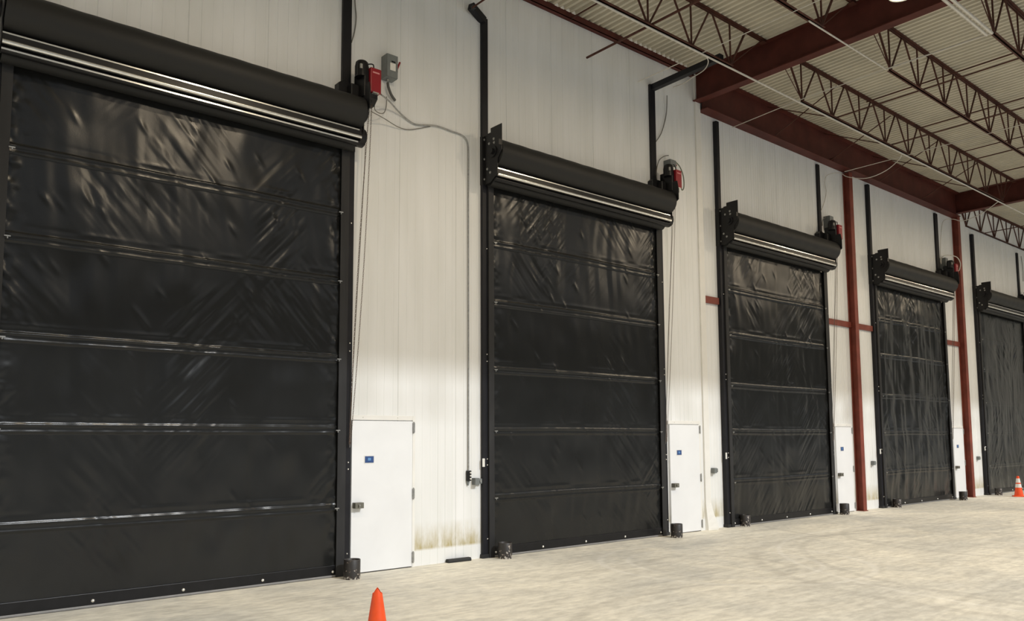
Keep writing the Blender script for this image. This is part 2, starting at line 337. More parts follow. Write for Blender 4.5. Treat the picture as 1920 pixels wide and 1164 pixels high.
# open web joists
BARD = None
def joist(x0, x1, nodes, y, label, ends, ztop=ZD-.001, zbot=9.36):
    o = thing('bar_joist', label, 'roof joist', (x0, y, zbot), 'open web roof joists')
    def put(m, n): b = m.build(n, MJST); b.parent = o; b.location = (-x0, -y, -zbot); return b
    put(MB().box(x0, x1, y-.055, y-.008, ztop-.012, ztop).box(x0, x1, y-.018, y-.008, ztop-.06, ztop).box(x0, x1, y+.008, y+.055, ztop-.012, ztop).box(x0, x1, y+.008, y+.018, ztop-.06, ztop), 'top_chord')
    c0, c1 = nodes[0]-.03, nodes[-1]+.03
    put(MB().box(c0, c1, y-.05, y-.008, zbot, zbot+.01).box(c0, c1, y-.018, y-.008, zbot, zbot+.045).box(c0, c1, y+.008, y+.05, zbot, zbot+.01).box(c0, c1, y+.008, y+.018, zbot, zbot+.045), 'bottom_chord')
    zt, zb = ztop-.04, zbot+.03
    for i, xn in enumerate(nodes):
        h = (nodes[1]-nodes[0])/2
        put(MB().bar((xn, y, zb), (xn, y, zt), .026), 'web_bar')
        if i > 0: put(MB().bar((xn-.03, y, zb), (xn-h+.05, y, zt), .028), 'web_bar')
        if i < len(nodes)-1: put(MB().bar((xn+.03, y, zb), (xn+h-.05, y, zt), .028), 'web_bar')
    for xe, xn, sg in ((x0, nodes[0], 1), (x1, nodes[-1], -1)):
        put(MB().bar((xn, y, zb), (xn-sg*.55, y, zt), .034), 'web_bar')
        put(MB().tube([(xn, y, zb), (xe+sg*.12, y, zt)], .010, 6), 'end_rod')
        put(MB().box(min(xe, xe+sg*.14), max(xe, xe+sg*.14), y-.06, y+.06, ztop-.07, ztop-.058), 'bearing_seat')
YJ = [-1.95, -3.88, -5.78, -7.7, -9.6]
bays = [(0.22, 14.44, [2.0+1.25*i for i in range(8)]+[11.97+0*1.3, 12.95], 'left of the near rafter'),
        (14.68, 28.83, [15.86+1.31*i for i in range(10)], 'between the two rafters'),
        (29.07, 43.0, [30.2+1.31*i for i in range(10)], 'beyond the far rafter')]
N1 = [1.95, 3.2, 4.45, 5.7, 6.95, 8.2, 9.45, 10.70, 11.95, 13.2]
for bi, (a, b, nd, wh) in enumerate(bays):
    nd = N1 if bi == 0 else nd
    for k, y in enumerate(YJ):
        joist(a, b, nd, y, '%s open-web steel joist out from the wall, %s' % (['first', 'second', 'third', 'fourth', 'fifth'][k], wh), 0)
joist(29.07, 43.0, [30.0+1.31*i for i in range(10)], -.02, 'open-web steel joist against the wall above the fifth door', 0, ZD-.001, 9.38)
# bridging rods between joists
def rod(p, q, label, r=.016, name='bridging_rod', m=MJST, grp='bridging rods under the roof'):
    return tag(MB().tube([p, q], r, 6).build(name, m, smooth=True), label, 'steel rod', grp)
zbr = 9.405
rod((7.98, -.35, zbr), (7.98, -9.7, zbr), 'thin red steel rod running out from the support bent left above door two')
rod((10.80, -.32, zbr), (10.80, -9.7, zbr), 'red steel bridging rod with a free end just off the wall above door two', .022)
rod((10.55, -.05, 10.19), (10.55, -9.7, 10.19), 'red steel bridging rod at top chord height above door two')
wh2 = ['nearest to', 'second from', 'third from', 'fourth from']
for i, X in enumerate((17.37, 20.1, 22.9, 25.7)):
    rod((X, -1.95, zbr), (X, -9.7, zbr), 'low bridging rod under the joists, %s the near rafter' % wh2[i])
    rod((X+1.5, -1.95, 10.19), (X+1.5, -9.7, 10.19), 'high bridging rod below the deck, %s the near rafter' % wh2[i])
    rod((X, -1.93, zbr), (X, -.17, 10.24), 'brace rod rising from first joist to girder top, %s the near rafter' % wh2[i], .013)
    rod((X+.1, -.30, 9.50), (X+.1, -1.93, 10.2), 'brace rod rising from girder foot to first joist, %s the near rafter' % wh2[i], .013)
for i, X in enumerate((31.6, 35.5)):
    rod((X, -.0, zbr), (X, -9.7, zbr), 'bridging rod past the far rafter above door five, %s the rafter' % wh2[i])

# conduits and pipes under the roof
def pipe(pts, r, label, cat='pipe', name='conduit', m=MCON, sm=0, grp=None):
    return tag(MB().tube(pts, r, 8, sm).build(name, m, smooth=True), label, cat, grp)
pipe([(-7, -1.93, 9.335), (46, -1.93, 9.335)], .019, 'long straight pale conduit running under the first joist row, full width of the roof')
pipe([(12.75, -3.88, 9.335), (15.66, -3.88, 9.335), (15.72, -5.74, 9.335)], .015, 'pale conduit crossing under the near rafter and turning out toward the third joist')
pipe([(13.0, -5.70, 9.33), (15.72, -5.70, 9.33)], .028, 'left of two thick pale pipes side by side at the upper right')
pipe([(13.0, -5.79, 9.33), (15.72, -5.79, 9.33)], .028, 'right of two thick pale pipes side by side at the upper right')
pipe([(15.90, -.12, 9.36), (15.72, -1.9, 9.36), (15.70, -3.86, 9.36)], .009, 'thin pale wire reaching from above door three to the second joist', 'wire', 'roof_wire')
pipe([(12.30, -.32, 9.36), (12.30, -9.5, 9.36)], .009, 'thin pale wire hanging out over the right half of door two', 'wire', 'roof_wire')
pipe([(20.85, -.32, 9.30), (21.05, -1.9, 9.36), (21.1, -9.6, 9.36)], .009, 'thin pale wire running out from the girder left of the first column', 'wire', 'roof_wire')
pipe([(13.42, -.35, 9.56), (13.30, -.7, 9.48), (13.13, -1.1, 9.43), (12.95, -1.5, 9.38), (12.6, -1.85, 9.30), (12.43, -1.93, 9.33)], .010, 'pale cable sagging from the long conduit beside the black arm of door two', 'cable', 'drop_cable', MCON, 6)
pipe([(19.99, -.05, 8.09), (20.18, -.05, 8.36), (20.32, -.05, 8.69), (20.26, -.05, 8.97), (20.35, -.1, 9.16), (20.49, -.36, 9.18), (20.48, -.6, 9.0), (20.49, -1.1, 8.84), (20.71, -1.5, 8.98), (20.83, -1.8, 9.22), (20.73, -1.93, 9.33)], .010, 'pale cable looping from the long conduit to the right post of door three', 'cable', 'drop_cable', MCON, 6)
pipe([(27.59, -.05, 7.75), (27.62, -.05, 8.15), (27.8, -.05, 8.9), (27.93, -.1, 9.22), (28.06, -.33, 9.24), (28.13, -.6, 9.13), (28.1, -1.1, 9.21), (27.58, -1.6, 9.23), (27.38, -1.93, 9.33)], .011, 'pale cable looping from the long conduit to the operator of door four', 'cable', 'drop_cable', MCON, 6)
pipe([(13.11, -.1, 8.35), (13.30, -.1, 8.6), (13.47, -.1, 9.04), (13.45, -.15, 9.45)], .010, 'thin dark wire curving up beside the right post of door two', 'wire', 'post_wire', MWIRE, 6)
pipe([(5.81, -.1, 8.17), (5.86, -.1, 8.36), (5.885, -.1, 8.6), (5.86, -.1, 8.86), (5.83, -.1, 9.4), (5.83, -.05, 9.6)], .010, 'thin dark wire curving beside the post of door one', 'wire', 'post_wire', MWIRE, 6)
pipe([(35.35, -.02, 9.1), (35.45, -.02, 8.6), (35.4, -.02, 8.1)], .010, 'thin grey wire beside the post at the right edge, door five', 'wire', 'post_wire', MWIRE, 6)

# ------------------------------------------------------------------ noise for the curtain fabric
def vnoise(u, v, seed):
    R = np.random.RandomState(seed); G = R.rand(64, 64)
    iu = np.floor(u).astype(int); iv = np.floor(v).astype(int); fu = u-iu; fv = v-iv
    fu = fu*fu*(3-2*fu); fv = fv*fv*(3-2*fv)
    g = lambda a, b: G[a % 64, b % 64]
    return ((g(iu, iv)*(1-fu)+g(iu+1, iv)*fu)*(1-fv)+(g(iu, iv+1)*(1-fu)+g(iu+1, iv+1)*fu)*fv)*2-1
SEAMS = (1.07, 2.20, 3.25, 4.42, 5.47)
def curtain(x0, x1, z0, z1, y, nx, nz, seed, fold):
    X, Z = np.meshgrid(np.linspace(x0, x1, nx), np.linspace(z0, z1, nz), indexing='ij')
    u = X-x0; W = x1-x0; d = np.zeros_like(X)
    tilt = .012*vnoise(u*.5, Z*0+3, seed+40)
    for k, zs in enumerate(SEAMS):
        zz = Z-zs-tilt
        d += .011*np.exp(-(zz/.016)**2) + .009*np.exp(-((zz+.085)/.014)**2) + .006*np.exp(-((zz+.04)/.045)**4)
        d += .004*np.exp(-((zz-.1)/.03)**2)*(vnoise(u*3, Z*0+k, seed+k)+.3)
    env = np.ones_like(X)*.45
    for zs in SEAMS: env += .55*np.exp(-((Z-zs+.35)/.28)**2)      # hanging folds gather under each seam
    sl = X + .16*vnoise(Z*.7, u*.3, seed+5)
    d += fold*env*(vnoise(sl*3.1, Z*.55, seed+1)*.013+vnoise(sl*7.5, Z*.8, seed+2)*.007)
    d += fold*.006*vnoise(u*2, Z*2.2, seed+3)+fold*.0035*vnoise(sl*5+Z*.8, Z*2.6, seed+4)
    # packed diagonal creases
    for k, (sg, fr) in enumerate(((1, 11), (-1, 13))):
        mask = np.clip(vnoise(u*.9+k*7, Z*.8, seed+10+k)*1.9-.30, 0, 1)
        a = (u*sg*.75+Z*.66)*fr
        d += mask*.0048*vnoise(a, (u*.66*sg-Z*.75)*1.6, seed+20+k)*fold**.5
        d += mask*.0026*vnoise(a*2, (u*.66*sg-Z*.75)*3, seed+24+k)
    e = np.exp(-(u/.16)**2)+np.exp(-((W-u)/.16)**2)
    d += e*.011*vnoise(u*9, Z*7, seed+30)+e*.004*vnoise(u*16, Z*15, seed+31)
    R2 = random.Random(seed+77)
    for k in range(int(26*fold+6)):
        px, pz = x0+R2.uniform(.3, W-.3), R2.uniform(.5, z1-.25)
        d += .006*np.exp(-(((X-px)*.8+(Z-pz)*.55)/.035)**2-(((X-px)*.6-(Z-pz)*.8)/.10)**2)
    b = np.exp(-((Z-z0)/.25)**2); d += b*.006*vnoise(u*2.4, Z*3, seed+33)
    Y = y - d*1.0
    me = bpy.data.meshes.new('curtain'); vs = np.stack([X, Y, Z], -1).reshape(-1, 3)
    i, j = np.meshgrid(np.arange(nx-1), np.arange(nz-1), indexing='ij'); q = (i*nz+j).ravel()
    F = np.stack([q, q+nz, q+nz+1, q+1], -1)
    me.vertices.add(len(vs)); me.vertices.foreach_set('co', vs.ravel().astype(np.float32))
    me.loops.add(F.size); me.loops.foreach_set('vertex_index', F.ravel().astype(np.int32))
    me.polygons.add(len(F)); me.polygons.foreach_set('loop_start', np.arange(0, F.size, 4, dtype=np.int32)); me.polygons.foreach_set('loop_total', np.full(len(F), 4, dtype=np.int32))
    me.polygons.foreach_set('use_smooth', np.ones(len(F), dtype=bool)); me.update(calc_edges=True); me.validate()
    me.materials.append(MFAB)
    return me

# shared small parts
def smallmesh(mb, name, m, sm=False):
    o = mb.build(name, m, smooth=sm); me = o.data; bpy.data.objects.remove(o); return me
RIVET = smallmesh(MB().lathe([(0, -.014), (.012, -.012), (.020, -.004), (.022, 0), (.022, .012)], 12, axis='y'), 'rivet', MALU, True)
BOLT = smallmesh(MB().lathe([(0, -.016), (.014, -.016), (.016, -.012), (.016, 0)], 6, axis='x').lathe([(0, -.004), (.024, -.004), (.024, 0)], 12, axis='x'), 'bolt', MSTL)
CLIP = smallmesh(MB().box(-.035, .03, -.022, 0, -.006, .008).box(-.006, .006, -.018, 0, -.03, 0), 'clip', MSTL)
def inst(me, name, loc, parent, sub=None):
    o = bpy.data.objects.new(name, me); col.objects.link(o); o.location = Vector(loc)-(sub.location if sub else Vector((0, 0, 0))); o.parent = sub or parent; return o
def chainmesh(p, q, sag, n):
    m = MB(); p = Vector(p); q = Vector(q)
    for i in range(n):
        t = (i+.5)/n; c = p.lerp(q, t)+Vector((0, 0, 0))+Vector((sag*math.sin(math.pi*t), 0, 0))
        L = (q-p).length/n*.68; pts = []
        for k in range(7):
            a = 2*math.pi*k/6; s = math.cos(a)*.008
            off = Vector((s, 0, 0)) if i % 2 else Vector((0, s, 0)); pts.append(c+off+Vector((0, 0, math.sin(a)*L)))
        m.tube(pts, .0028, 4)
    return m

def rollup(X0, X1, dy, wy, idx, nx, nz, fold, label, arm=None, ztop=9.45, rp=(-.23, -.08), XE=None, pw=.15):
    root = thing('roll_up_door', label, 'roll-up door', (X0, dy, 0), 'black fabric roll-up doors')
    def put(m, n, mt, par=None, **kw):
        b = m.build(n, mt, **kw); b.parent = par or root
        if not par: b.location = (-X0, -dy, 0)
        return b
    # support posts and guides
    put(MB().box(X0+.02, X0+pw, -.13+dy, wy, 0, ztop), 'support_post', MPOST, bevel=.006)
    put(MB().box(X1+rp[0], X1+rp[1], wy-.055, wy, 6.4, ztop+(.1 if arm == 'right' else 0)), 'support_post', MPOST, bevel=.006)
    put(MB().box(X1-.10, X1, -.125+dy, wy, 0, 6.45), 'side_jamb', MPOST, bevel=.005)
    for a, b, s in ((X0+.13, X0+.245, 1), (X1-.24, X1-.105, -1)):
        g = MB().box(a, b, -.165+dy, -.148+dy, 0.0, 6.42)
        g.box(*( (a, a+.012) if s > 0 else (b-.012, b)), -.15+dy, wy, 0, 6.42)
        g.box(a, b, -.075+dy, -.06+dy, 0, 6.42)
        put(g, 'guide_rail', MGUIDE, bevel=.004)
    # foot plates of the guides
    for a in (X0+.0, X1-.2): put(MB().box(a, a+.2, -.15+dy, -.02+dy, 0, .10), 'foot_plate', MGUIDE, bevel=.005)
    cx0, cx1 = X0+.225, X1-.215
    me = curtain(cx0, cx1, .15, 6.45, -.112+dy, nx, nz, 100*idx+7, fold)
    c = bpy.data.objects.new('curtain', me); col.objects.link(c); c.parent = root; c.location = (-X0, -dy, 0)
    # bottom bar
    bb = put(MB().box(cx0+.01, cx1-.01, -.138+dy, -.085+dy, .065, .205), 'bottom_bar', MBLK, bevel=.005)
    put(MB().box(cx0+.01, cx1-.01, -.150+dy, -.08+dy, .040, .068), 'edge_strip', MBAR, bevel=.006)
    put(MB().box(cx0+.02, cx1-.02, -.118+dy, -.09+dy, .0, .042), 'shadow_gap_strip', MRUB)  # black strip stands in for the shadowed gap under the edge strip
    nr = 5
    for k in range(nr):
        xx = cx0+.06+(cx1-cx0-.12)*k/(nr-1); inst(RIVET, 'rivet', (xx-X0, -.139, .115), root, bb)
    for zs in SEAMS:
        inst(CLIP, 'clip', (cx0+.045-X0, -.166, zs-.05), root); inst(CLIP, 'clip', (cx1-.03-X0, -.166, zs-.05), root)
    for zs in (.35, 1.58, 1.68, 3.34, 3.46, 5.3):
        inst(RIVET, 'rivet', (.115, -.130, zs), root).scale = (.6, .8, .6)
        inst(RIVET, 'rivet', (X1-.045-X0, -.126, zs), root).scale = (.6, .8, .6)
    put(MB().box(X0+.005, X0+.055, -.140+dy, -.129+dy, 1.55, 1.69), 'photo_eye', MLBL, bevel=.003)
    XJ = X1; X1 = XE or X1
    # brackets at both ends
    bl = [(-.02, 6.42), (-.02, 7.29), (-.23, 7.29), (-.23, 7.31), (-.31, 7.31), (-.31, 7.385), (-.61, 7.385), (-.61, 6.93), (-.50, 6.80), (-.49, 6.53), (-.43, 6.50), (-.28, 6.42)]
    bw = put(MB().prism([(a+dy, b) for a, b in bl], 'x', X0+.06, X0+.075).box(X0+.012, X0+.07, -.135+dy, wy, 6.42, 7.29).box(X0+.0, X0+.06, -.61+dy, -.598+dy, 7.0, 7.1), 'end_bracket', MBLK, bevel=.003)
    for a, b in ((-.13, 7.23), (-.27, 7.12), (-.41, 7.10), (-.13, 6.88), (-.22, 6.68), (-.30, 6.60), (-.13, 6.52), (-.40, 7.17)):
        inst(BOLT, 'bolt', (.06, a, b), root, bw)
    put(MB().lathe([(0, X0+.0), (.05, X0+.0), (.05, X0+.06), (.10, X0+.06), (.10, X0+.04), (.05, X0+.04)], 20, (0, -.38+dy, 6.95), 'x'), 'bearing', MBLK, smooth=True)
    br = [(-.0, 6.50), (-.0, 7.30), (-.12, 7.36), (-.62, 7.36), (-.65, 7.20), (-.65, 6.96), (-.47, 6.84), (-.47, 6.60), (-.36, 6.50)]
    put(MB().prism([(a+dy, b) for a, b in br], 'x', X1-.05, X1-.035).box(X1-.07, X1-.0, -.135+dy, -.0+dy, 6.42, 7.30), 'end_bracket', MBLK, bevel=.003)
    put(MB().lathe([(0, X1-.08), (.14, X1-.08), (.14, X1+.02), (0, X1+.02)], 28, (0, -.32+dy, 6.58), 'x').box(X1-.08, X1-.03, -.44+dy, -.11+dy, 6.60, 6.70), 'idler_cover', MBLK, smooth=True)
    put(MB().bar((X1-.02, -.44+dy, 6.74), (X1-.02, -.36+dy, 6.66), .03, .012), 'bearing_plate', MALU)
    # rolled fabric barrel, lips and idler rollers
    pr = []; nn = 40
    m = MB(); prof = [(0, X0+.08)]+[(.250, X0+.085)]+[(.250+.0022*math.sin(k*1.7)+.0015*math.sin(k*.61), X0+.085+(X1-X0-.15)*k/nn) for k in range(nn+1)]+[(0, X1-.06)]
    m.lathe(prof, 56, (0, -.37+dy, 6.93), 'x'); put(m, 'barrel', MROLL, smooth=True)
    put(MB().prism([(a+dy, b) for a, b in ((-.30, 6.70), (-.47, 6.655), (-.475, 6.50), (-.462, 6.50), (-.458, 6.645), (-.30, 6.685))], 'x', X0+.08, X1-.09), 'hood_lip', MBLK)
    put(MB().box(X0+.08, X1-.12, -.482+dy, -.47+dy, 6.628, 6.645), 'bright_strip', MALU)
    put(MB().lathe([(0, X0+.08), (.028, X0+.08), (.024, X1-.085), (0, X1-.085)], 20, (0, -.468+dy, 6.535), 'x'), 'tension_tube', MALU, smooth=True)
    put(MB().lathe([(0, X0+.08), (.05, X0+.08), (.05, X1-.085), (0, X1-.085)], 24, (0, -.385+dy, 6.475), 'x'), 'guide_roller', MBLK, smooth=True)
    put(MB().lathe([(0, X0+.10), (.095, X0+.10), (.095, X1-.10), (0, X1-.10)], 32, (0, -.235+dy, 6.475), 'x'), 'idler_roller', MROLL, smooth=True)
    if idx == 1: put(MB().box(X0+.08, X1-.12, -.440+dy, -.425+dy, 6.455, 6.475), 'bright_strip', MALU)
    # operator on the right bracket
    x = X1-.03
    op = put(MB().box(x-.03, x+.05, -.50+dy, -.18+dy, 7.18, 7.60).box(x-.16, x-.03, -.34+dy, -.0+dy, 7.20, 7.40).lathe([(0, x-.05), (.13, x-.05), (.13, x+.06), (0, x+.06)], 24, (0, -.37+dy, 6.95), 'x').box(x-.0, x+.06, -.47+dy, -.27+dy, 6.95, 7.2), 'operator_gearbox', MBLK, bevel=.012)
    put(MB().prism([(x-.30, 7.42), (x-.20, 7.50), (x-.14, 7.46), (x-.03, 7.46), (x-.03, 7.02), (x-.30, 7.02)], 'y', -.20+dy, -.05+dy), 'motor_bracket', MBLK, bevel=.006)
    mo = MB().lathe([(0, 7.50), (.10, 7.50), (.10, 7.69), (.094, 7.73), (.075, 7.75), (0, 7.755)], 28, (x-.02, -.40+dy, 0))
    for k in range(14):
        a = 2*math.pi*k/14; mo.bar((x-.02+.102*math.cos(a), -.40+dy+.102*math.sin(a), 7.52), (x-.02+.102*math.cos(a), -.40+dy+.102*math.sin(a), 7.68), .006)
    mo = put(mo, 'motor', MBLK, smooth=True)
    put(MB().box(x-.095, x-.060, -.494+dy, -.470+dy, 7.60, 7.67), 'motor_label', par=mo, mt=mat('motor_plate_grey', (.30, .30, .28), .5, noise=.1, nscale=60))
    rb = put(MB().box(x+.05, x+.235, -.55+dy, -.36+dy, 7.26, 7.64), 'red_cover', MOPR, bevel=.012)
    put(MB().box(x+.085, x+.20, -.553+dy, -.549+dy, 7.555, 7.578), 'cover_lettering', par=rb, mt=mat('pale_red_print', (.62, .25, .25), .5, noise=.1, nscale=60))
    put(MB().box(x+.09, x+.19, -.556+dy, -.50+dy, 7.245, 7.262), 'cover_lip', MALU, par=rb)
    put(MB().prism([(-.50+dy, 7.26), (-.50+dy, 7.18), (-.40+dy, 7.10), (-.30+dy, 7.10), (-.30+dy, 7.26)], 'x', x+.04, x+.20).lathe([(0, x+.06), (.05, x+.06), (.05, x+.12), (0, x+.12)], 18, (0, -.42+dy, 7.13), 'x'), 'chain_pocket_wheel', MBLK)
    put(MB().tube([(x+.06, -.44+dy, 7.72), (x+.14, -.46+dy, 7.73), (x+.15, -.46+dy, 7.64)], .010, 6, 4), 'motor_lead', MBLK, smooth=True)
    if idx <= 4:
        put(chainmesh((x+.09, -.45+dy, 7.10), (x-.04, -.20+dy, 1.95), -.03, 150), 'hand_chain', MCHAIN)
        put(chainmesh((x+.13, -.45+dy, 7.10), (x-.02, -.20+dy, 1.95), .035, 150), 'hand_chain', MCHAIN)
        put(MB().tube([(x+.02, -.40+dy, 6.75), (x+.06, -.38+dy, 6.2), (x+.01, -.22+dy, 3.4), (x-.01, -.16+dy, 1.9)], .005, 5, 8), 'brake_cord', MWIRE)
    if arm == 'right':
        a = put(MB().bar((XJ-.20, -.10, ztop+.04), (XJ-.20, -1.87, ztop+.06), .13, .12), 'roof_arm', MPOST, bevel=.006)
    if arm == 'left':
        put(MB().bar((X0+.08, -.07, ztop-.06), (X0-.32, -.22, ztop+.05), .12, .12).bar((X0-.28, -.16, ztop+.0), (X0-.30, -.42, ztop+.0), .06, .06), 'roof_arm', MPOST, bevel=.006)
    return root
rollup(1.12, 5.88, 0, NW, 1, 440, 600, 1.3, 'largest roll-up door filling the left side of the view, black fabric curtain', ztop=9.6)
d2 = rollup(8.345, 13.22, 0, NW, 2, 380, 460, .85, 'second black roll-up door from the left, black arm reaching to the roof', arm='right', ztop=9.47, rp=(-.30, -.14), XE=13.17)
# its left post has a kicked brace as well
b = MB().bar((8.42, -.10, 9.42), (8.06, -.20, 9.53), .12, .12).bar((8.10, -.17, 9.50), (8.0, -.40, 9.42), .06, .06).build('roof_arm', MPOST, bevel=.006)
b.parent = d2; b.location = (-8.345, 0, 0)
rollup(15.27, 20.10, .03, FW, 3, 260, 360, 1.1, 'middle black roll-up door, first one past the white wall corner', ztop=9.38, rp=(-.22, -.09), XE=20.0, pw=.13)
rollup(22.61, 27.66, .03, FW, 4, 260, 360, 1.9, 'black roll-up door between the two red columns, heavily wrinkled curtain', ztop=9.38, rp=(-.34, -.13), XE=27.56, pw=.14)
rollup(30.26, 35.0, .03, FW, 5, 200, 280, 1.4, 'farthest black roll-up door at the right edge of the view', ztop=9.15, pw=.16)

# ------------------------------------------------------------------ man doors
def mandoor(n, a, b, y, hinges=True):
    o = sempty('door_%d' % n, (a, y, 0))
    def put(m, nm, mt, par=None, **kw):
        q = m.build(nm, mt, **kw); q.parent = par or o
        if not par: q.location = (-a, -y, 0)
        return q
    put(MB().box(a, b, y-.045, y, .05, 2.30), 'door_panel', MWHT, bevel=.006)
    put(MB().box(a-.03, b+.012, y-.028, y, 2.312, 2.385).box(b+.012, b+.06, y-.028, y, 0, 2.385), 'door_frame', MTRIM, bevel=.004)
    put(MB().box(a, b, y-.02, y, 0, .05), 'door_sweep', MRUB)
    for k in (.12, .5):
        q = inst(RIVET, 'screw', ((b-a)*k*1.5, -.029, 2.35), o); q.scale = (.35, .5, .35)
    for z in (2.20, 1.17, .19):
        put(MB().box(b-.005, b+.035, y-.062, y-.028, z-.075, z+.075).lathe([(0, z-.09), (.011, z-.09), (.011, z+.09), (0, z+.09)], 10, (b+.012, y-.062, 0)), 'hinge', MSTL, bevel=.002)
    sx = a+.22
    sg = put(MB().box(sx-.012, sx+.162, y-.049, y-.0445, 1.655, 1.775), 'sign', MLBL)
    put(MB().box(sx, sx+.15, y-.052, y-.048, 1.667, 1.765), 'sign_face', MBLUE, par=sg)
    put(MB().box(sx+.05, sx+.10, y-.0535, y-.0515, 1.70, 1.74), 'sign_symbol', par=sg, mt=mat('sign_pale_blue', (.12, .28, .55), .4, noise=.1, nscale=40))
    h = put(MB().box(a+.02, a+.165, y-.135, y-.045, 1.0, 1.085), 'latch_box', mat('latch_grey', (.14, .135, .11), .45, noise=.15, nscale=30), bevel=.004)
    put(MB().lathe([(0, -.0), (.012, -.0), (.012, .03), (0, .03)], 10, (a+.08, y-.165, 1.05), 'y').box(a+.075, a+.085, y-.16, y-.15, 1.01, 1.05), 'latch_knob', MSTL, par=h)
    return o
mandoor(1, 5.90, 6.97, NW); mandoor(2, 13.32, 14.32, NW); mandoor(3, 20.30, 21.15, FW); mandoor(4, 27.86, 28.66, FW)


# ------------------------------------------------------------------ wall electrics
def disconnect(x, y, z, label):
    o = thing('disconnect_switch', label, 'electrical box', (x, y, z), 'grey switch boxes on the wall')
    def put(m, nm, mt, **kw): q = m.build(nm, mt, **kw); q.parent = o; return q
    put(MB().box(-.10, .10, -.17, 0, -.19, .19), 'box_body', MGRY, bevel=.006)
    put(MB().box(-.098, .098, -.186, -.172, -.185, .185), 'box_cover', MGRY, bevel=.004)
    put(MB().box(-.045, .055, -.190, -.186, -.075, .045), 'warning_label', MLBL)
    put(MB().box(-.02, .05, -.192, -.186, .06, .08), 'nameplate', MBLK)
    put(MB().box(.10, .135, -.13, -.07, -.05, .05), 'handle_hub', MBLK, bevel=.004)
    put(MB().bar((.125, -.11, .0), (.165, -.14, .13), .028), 'switch_handle', MOPR, bevel=.005)
    put(MB().lathe([(0, -.225), (.022, -.225), (.022, -.19), (0, -.19)], 14, (-.03, -.09, 0)), 'conduit_fitting', MSTL, smooth=True)
disconnect(6.46, NW, 7.93, 'grey switch box with red handle on white wall right of door one operator')
disconnect(13.48, NW, 7.80, 'grey switch box partly hidden behind the operator of door two')
disconnect(20.30, FW, 7.80, 'grey switch box above the operator of door three')
disconnect(27.75, FW, 7.72, 'small grey switch box behind the operator of door four')
pipe([(6.154, -.42, 7.319), (6.41, -.25, 7.336), (6.689, -.12, 7.261), (6.895, -.09, 7.183), (7.03, -.09, 7.163), (7.23, -.09, 7.205), (7.444, -.09, 7.242), (7.719, -.09, 7.228), (7.94, -.09, 7.215), (8.05, -.09, 7.15), (8.085, -.09, 7.04), (8.088, -.09, 6.9), (8.089, -.09, 6.75), (8.09, -.09, 6.5), (8.09, -.09, 1.49)], .013, 'grey conduit curving from the door one operator and dropping straight down the wall', 'conduit', 'conduit', MSTL, 5)
pipe([(6.43, -.16, 7.68), (6.44, -.17, 7.60), (6.507, -.14, 7.513), (6.60, -.11, 7.45)], .022, 'short thick grey flexible conduit hanging under the switch box by door one', 'conduit', 'flexible_conduit', mat('flex_grey', (.09, .09, .085), .5, noise=.1, nscale=50, bump=.5, bscale=120), 5)
pipe([(6.049, -.32, 7.05), (6.346, -.2, 7.056), (6.654, -.11, 7.027), (6.866, -.085, 7.04), (7.072, -.085, 7.111), (7.30, -.085, 7.205)], .007, 'thin slack wire joining the conduit near the door one operator', 'wire', 'slack_wire', MWIRE, 5)
pipe([(6.05, -.42, 7.20), (6.12, -.3, 7.11), (6.277, -.2, 7.12), (6.40, -.12, 7.20), (6.44, -.11, 7.33), (6.43, -.13, 7.46)], .007, 'thin wire loop hanging below the red operator of door one', 'wire', 'slack_wire', MWIRE, 5)
pipe([(12.99, -.2, 7.45), (13.03, -.16, 7.68), (13.139, -.14, 7.917), (13.30, -.14, 8.05), (13.44, -.16, 8.10)], .010, 'grey cable arching from the post of door two to its switch box', 'cable', 'operator_cable', MWIRE, 5)
pipe([(13.62, -.14, 8.04), (13.80, -.16, 7.95), (13.88, -.2, 7.73), (13.83, -.25, 7.467), (13.6, -.38, 7.31), (13.42, -.46, 7.36)], .012, 'grey-green cable looping right of the red operator on door two', 'cable', 'operator_cable', mat('green_grey_wire', (.15, .17, .12), .5, noise=.1, nscale=20), 5)
pipe([(20.02, -.06, 7.70), (20.04, -.06, 7.83), (20.14, -.06, 7.92), (20.24, -.08, 7.96)], .012, 'grey cable arching beside the post of door three', 'cable', 'operator_cable', MWIRE, 5)
pipe([(27.60, -.06, 7.7), (27.66, -.06, 7.90), (27.95, -.08, 8.04), (28.371, -.24, 8.03), (28.60, -.28, 7.84), (28.45, -.3, 7.6), (28.2, -.35, 7.5)], .014, 'pale cable arching over the operator of door four toward the column', 'cable', 'operator_cable', MCON, 5)

